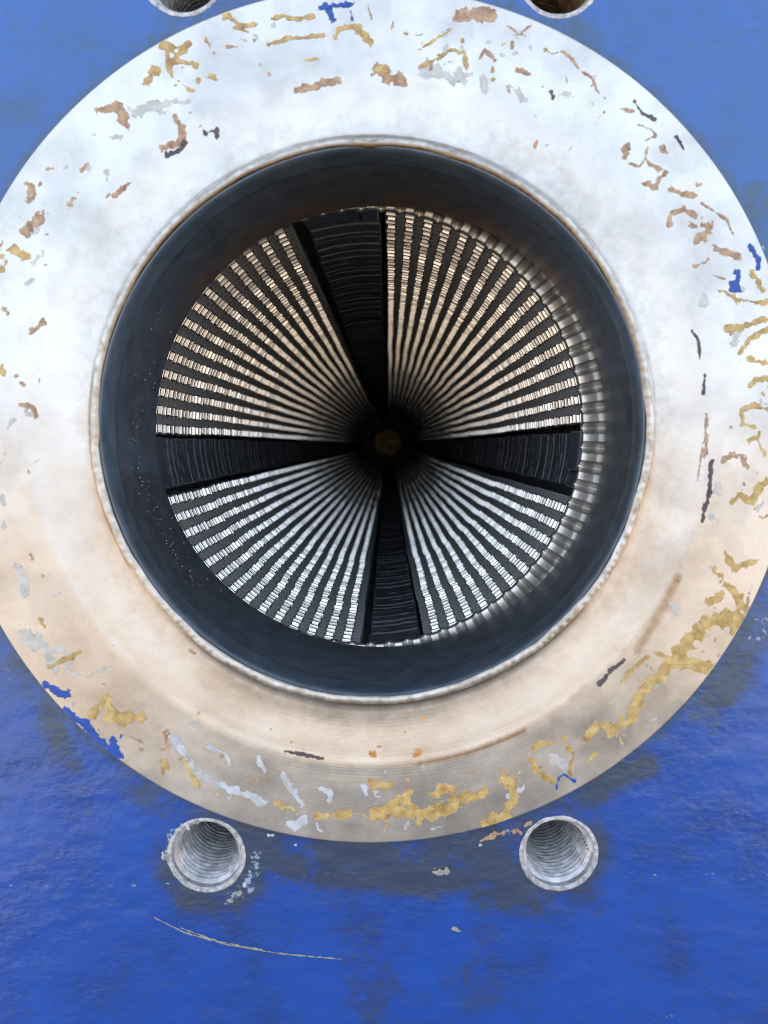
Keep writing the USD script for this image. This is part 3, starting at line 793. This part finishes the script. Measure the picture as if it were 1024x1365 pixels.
def plate_mesh(k, r0):
    first = k == 0
    lands = first_land if first else land_deg
    n = len(lands)
    c = PC + GOFF[k]
    rot = GROT[k]
    hw = np.radians((1.55 if k % 2 else 1.34) + r0.normal(0, .06, n))
    lc = np.radians(lands) + rot + np.radians(r0.normal(0, .03, n))
    R = PR + r0.normal(0, .00005, n) + r0.normal(0, .00006)
    yk = Y0 + k * PITCH + r0.normal(0, .00012)
    m_ = len(LP)
    rr = R[:, None] + LP[None, :, 0]
    tilt = r0.uniform(.7, 1.35)
    ly = LP[:, 1].copy(); ly[:4] = .00155 + (ly[:4] - .00155) * tilt
    yy = np.broadcast_to(yk + ly, rr.shape)
    V, T = [], []
    # slightly bulged flanks: three columns per land
    cols = [(-1.0, .00035), (-.72, 0.0), (.72, 0.0), (1.0, .00035)]
    for f_, lift in cols:
        a = lc[:, None] + f_ * hw[:, None]
        r = rr + lift
        V.append(np.stack([c[0] + r * np.cos(a), yy + (lift * .8 if True else 0), c[1] + r * np.sin(a)], -1))
    V = np.stack(V, 1)                       # n, 4, m, 3
    base = (np.arange(n) * 4 * m_)[:, None]
    idx = np.arange(4 * m_).reshape(4, m_)
    q = []
    for ci in range(3):
        for i in range(m_ - 1):
            q.append((idx[ci, i], idx[ci, i + 1], idx[ci + 1, i + 1], idx[ci + 1, i]))
    q = np.array(q)
    t = np.vstack([q[:, [0, 1, 2]], q[:, [0, 2, 3]]])
    cap = []
    for ci, rev in ((0, True), (3, False)):
        for i in range(1, m_ - 1):
            tr = (idx[ci, 0], idx[ci, i], idx[ci, i + 1])
            cap.append(tr if not rev else tr[::-1])
    t = np.vstack([t, np.array(cap)])
    T = (t[None] + base[:, :, None]).reshape(-1, 3)
    Vl = V.reshape(-1, 3)
    # slanted webs of the sheet between the lands
    nn = notch_deg if not first else np.array([5 * j + 6.1 for j in range(NC)])
    nc = np.radians(nn) + rot
    h2 = np.radians(1.08)
    W = []
    for da, dy in ((-h2, .0024), (-h2 * .5, .0025), (h2 * .5, .0033), (h2, .0034)):
        for dr, tb in ((.0003, 0.), (.0185, .0016)):
            for th in (0, .0005):
                a = nc + da
                r = PR + dr + r0.normal(0, .00005, len(nc))
                W.append(np.stack([c[0] + r * np.cos(a), np.full_like(a, yk + dy + th + tb), c[1] + r * np.sin(a)], -1))
    W = np.stack(W, 1)                       # nn, 16, 3
    wq = []
    for s in range(3):
        b0, b1 = s * 4, s * 4 + 4
        # 0: inner front, 1: inner back, 2: outer front, 3: outer back
        wq += [(b0, b1, b1 + 2, b0 + 2), (b0 + 1, b0 + 3, b1 + 3, b1 + 1), (b0, b0 + 1, b1 + 1, b1)]
    wq = np.array(wq)
    wt = np.vstack([wq[:, [0, 1, 2]], wq[:, [0, 2, 3]]])
    Tw = (wt[None] + (np.arange(len(nc)) * 16)[:, None, None]).reshape(-1, 3) + len(Vl)
    ph = np.linspace(0, 2 * np.pi, 72, endpoint=False)
    rim = np.stack([np.stack([c[0] + r * np.cos(ph), np.full_like(ph, y), c[1] + r * np.sin(ph)], -1)
                    for r, y in ((.0905, yk - .0005), (.0905, yk + .0036), (.0925, yk + .0036), (.0925, yk - .0005), (.0905, yk - .0005))])
    i, j = np.meshgrid(np.arange(4), np.arange(72), indexing='ij')
    a = i * 72 + j; b = i * 72 + (j + 1) % 72
    qr = np.stack([a, b, b + 72, a + 72], -1).reshape(-1, 4)
    Tr = np.vstack([qr[:, [0, 1, 2]], qr[:, [0, 2, 3]]]) + len(Vl) + W.size // 3
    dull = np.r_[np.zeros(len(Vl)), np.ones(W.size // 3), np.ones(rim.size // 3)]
    return np.vstack([Vl, W.reshape(-1, 3), rim.reshape(-1, 3)]), np.vstack([T, Tw, Tr]), dull


GOFF = np.zeros((NP + 150, 2)); GROT = np.zeros(NP + 150)
r3 = np.random.default_rng(21)
k = 0; off = np.zeros(2); rot = 0.
while k < NP + 150:
    ln = int(r3.integers(9, 26))
    off = r3.normal(0, .00008, 2) + np.array([.0005, .0001]) * (k < 26); rot = math.radians(r3.normal(0, .17))
    for j in range(k, min(NP + 150, k + ln)):
        GOFF[j] = off + r3.normal(0, .00004, 2); GROT[j] = rot + math.radians(r3.normal(0, .03))
    k += ln
GROT[0] = 0; GOFF[0] = 0


def pad_mesh(lo, hi, r_in, r_out, y0, y1, c, ch=.0006, seg=9, rn=None):
    """one rubber tab: a curved block with eased edges"""
    P = [(r_out, y0), (r_in + ch * 1.2, y0), (r_in + ch * .3, y0 + ch * .3), (r_in, y0 + ch * 1.2), (r_in, y1 - ch), (r_in + ch, y1), (r_out, y1)]
    a = np.linspace(math.radians(lo), math.radians(hi), seg)
    e = math.radians(.35)
    aa = np.concatenate([[a[0]], [a[0] + e], a[1:-1], [a[-1] - e], [a[-1]]])
    lift = np.zeros(len(aa)) if rn is None else rn.normal(0, .00010, len(aa)); lift[0] = lift[-1] = .0007
    V = np.array([[(c[0] + (r + l) * math.cos(t), y + l * .35 * (1 if y < (y0 + y1) / 2 else -1), c[1] + (r + l) * math.sin(t)) for r, y in P] for t, l in zip(aa, lift)])
    n, m_ = V.shape[:2]
    i, j = np.meshgrid(np.arange(n - 1), np.arange(m_ - 1), indexing='ij')
    A = i * m_ + j
    q = np.stack([A, A + 1, A + m_ + 1, A + m_], -1).reshape(-1, 4)
    t = np.vstack([q[:, [0, 1, 2]], q[:, [0, 2, 3]]])
    cap = [(0, x + 1, x) for x in range(1, m_ - 1)] + [((n - 1) * m_, (n - 1) * m_ + x, (n - 1) * m_ + x + 1) for x in range(1, m_ - 1)]
    return V.reshape(-1, 3), np.vstack([t, np.array(cap)])


def seal_ring(y0, y1, c):
    ph = np.linspace(0, 2 * np.pi, 48, endpoint=False)
    g_ = np.stack([np.stack([c[0] + r * np.cos(ph), np.full_like(ph, y), c[1] + r * np.sin(ph)], -1)
                   for r, y in ((.094, y0), (.094, y1), (.099, y1), (.099, y0), (.094, y0))])
    n = 48
    i, j = np.meshgrid(np.arange(4), np.arange(n), indexing='ij')
    a = i * n + j; b = i * n + (j + 1) % n
    q = np.stack([a, b, b + n, a + n], -1).reshape(-1, 4)
    return g_.reshape(-1, 3), np.vstack([q[:, [0, 1, 2]], q[:, [0, 2, 3]]])


def first_plate():
    """the outermost plate shows its pressed face beside the liner: soft corrugations running outward"""
    ph = np.linspace(0, 2 * np.pi, NC * 14, endpoint=False)
    deg = np.degrees(ph)
    w = np.cos(np.radians((deg - 3.6) * 72))
    ridge = np.clip(1 + 1.9 * (w - .10), -1.2, 1)                # +1 on a ridge, falling to a sharp valley
    ridge = np.where(ridge > .85, .85 + (ridge - .85) * .6, ridge)
    wide = meshkit.noise(np.c_[np.cos(ph) * 25, np.sin(ph) * 25, 0 * ph], 4) - .5
    rows = []
    for r, front in ((.0925, 0), (.0860, 0), (.0815, .0001), (.0790, .00055), (.0782, .00062), (.0774, .00050), (.0756, .0004), (.0742, .0005), (.0735, .0008), (PR, .0014)):
        y = Y0 + .0012 + front - .0012 * ridge * (1 if r < .085 else .6) + wide * .0003
        rows.append(np.stack([PC[0] + r * np.cos(ph), y, PC[1] + r * np.sin(ph)], -1))
    back = rows[-1].copy(); back[:, 1] += .0009
    rows.append(back)
    b2 = rows[0].copy(); b2[:, 1] += .0009
    rows.append(b2)
    g_ = np.stack(rows)
    return revolve(lambda _: g_, NC * 14)


NX = 150                                        # plates and gaskets past the first 300, too deep to tell apart
more_p, more_g = [], []
for k in range(NP + NX):
    if k == 0:
        v, q = first_plate()
        obj('plate', (v, q), 'port_plate_steel', pack, smooth=40)
    elif k >= NP:
        more_p.append(plate_mesh(k, np.random.default_rng(1000 + k))[:2])
    else:
        v, t, dl = plate_mesh(k, np.random.default_rng(1000 + k))
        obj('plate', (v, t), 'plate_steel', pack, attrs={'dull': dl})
    r0 = np.random.default_rng(5000 + k)
    c = PC + GOFF[k]
    yk = Y0 + k * PITCH
    V, T = seal_ring(yk - .0001, yk + .0050, PC)
    Vs, Ts, off = [V], [T], len(V)
    for si, (lo, hi) in enumerate(SECT):
        jr = r0.normal(0, .00022); ja = r0.normal(0, .12)
        yb = yk + .0002 + r0.normal(0, .0003); ye = yb + .0045 + r0.normal(0, .0002)
        parts = []
        if k in (1, 2, 3):
            continue
        if k == 0:
            if si == 0:
                parts = [(lo + 5.2, hi - .6, PR - .0004, yk + .0034, yk + .0175), (lo + .5, lo + 5.0, PR + .0009, yk + .0052, yk + .0185)]
            elif si == 1:
                parts = [(lo + 6.0, hi - 1.2, PR + .0006, yk + .0040, yk + .0180), (lo + .8, lo + 5.6, PR + .0011, yk + .0034, yk + .0185)]
            elif si == 2:
                parts = [(lo + .6, hi - .6, PR + .0004, yk + .0034, yk + .0182)]
            else:
                parts = [(lo + 1.0, hi - 1.6, PR + .0006, yk + .0034, yk + .0175)]
        else:
            parts = [(lo + .9 + ja, hi - .9 + ja, PR + .0004 + jr, yb, ye)]
        for l_, h_, ri, ya, yz in parts:
            v, t = pad_mesh(l_, h_, ri, PR + .0215, ya, yz, c, r0.uniform(.0002, .0006) if k else .0011, rn=r0 if k else None)
            Vs.append(v); Ts.append(t + off); off += len(v)
    if k >= NP:
        more_g.append((np.vstack(Vs), np.vstack(Ts)))
    else:
        obj('gasket', (np.vstack(Vs), np.vstack(Ts)), 'gasket_rubber', pack)
for nm, lst, mt in (('deep_plates', more_p, 'plate_steel'), ('deep_gaskets', more_g, 'gasket_rubber')):
    V, T, off = [], [], 0
    for v, t in lst:
        V.append(v); T.append(t + off); off += len(v)
    tag(obj(nm, (np.vstack(V), np.vstack(T)), mt, pack), kind='stuff')

# ---------------------------------------------------------------- far end of the port
YE = Y0 + (NP + NX) * PITCH + .004
end = thing('end_cover', 'small dark cover with a brassy boss at the far end of the port', 'cover', (PC[0], YE, PC[1]))
d = trimesh.creation.cylinder(radius=.105, height=.01, sections=64)
d.apply_transform(trimesh.transformations.rotation_matrix(math.pi / 2, [1, 0, 0])); d.apply_translation([0, .006, 0])
obj('disc', d, 'end_dark', end)
boss = trimesh.creation.cylinder(radius=.044, height=.012, sections=48)
boss.apply_transform(trimesh.transformations.rotation_matrix(math.pi / 2, [1, 0, 0])); boss.apply_translation([0, -.003, 0])
obj('boss', boss, 'end_brass', end)
for a in range(6):
    b = trimesh.creation.box([.034, .006, .005]); b.apply_translation([.024, -.010, 0])
    b.apply_transform(trimesh.transformations.rotation_matrix(a * math.pi / 3 + .3, [0, 1, 0]))
    obj('rib', b, 'end_brass', end)

sky.GetPrim().SetCustomDataByKey('label', 'bright hazy daylight sky')
sky.GetPrim().SetCustomDataByKey('category', 'sky')
sky.GetPrim().SetCustomDataByKey('kind', 'structure')
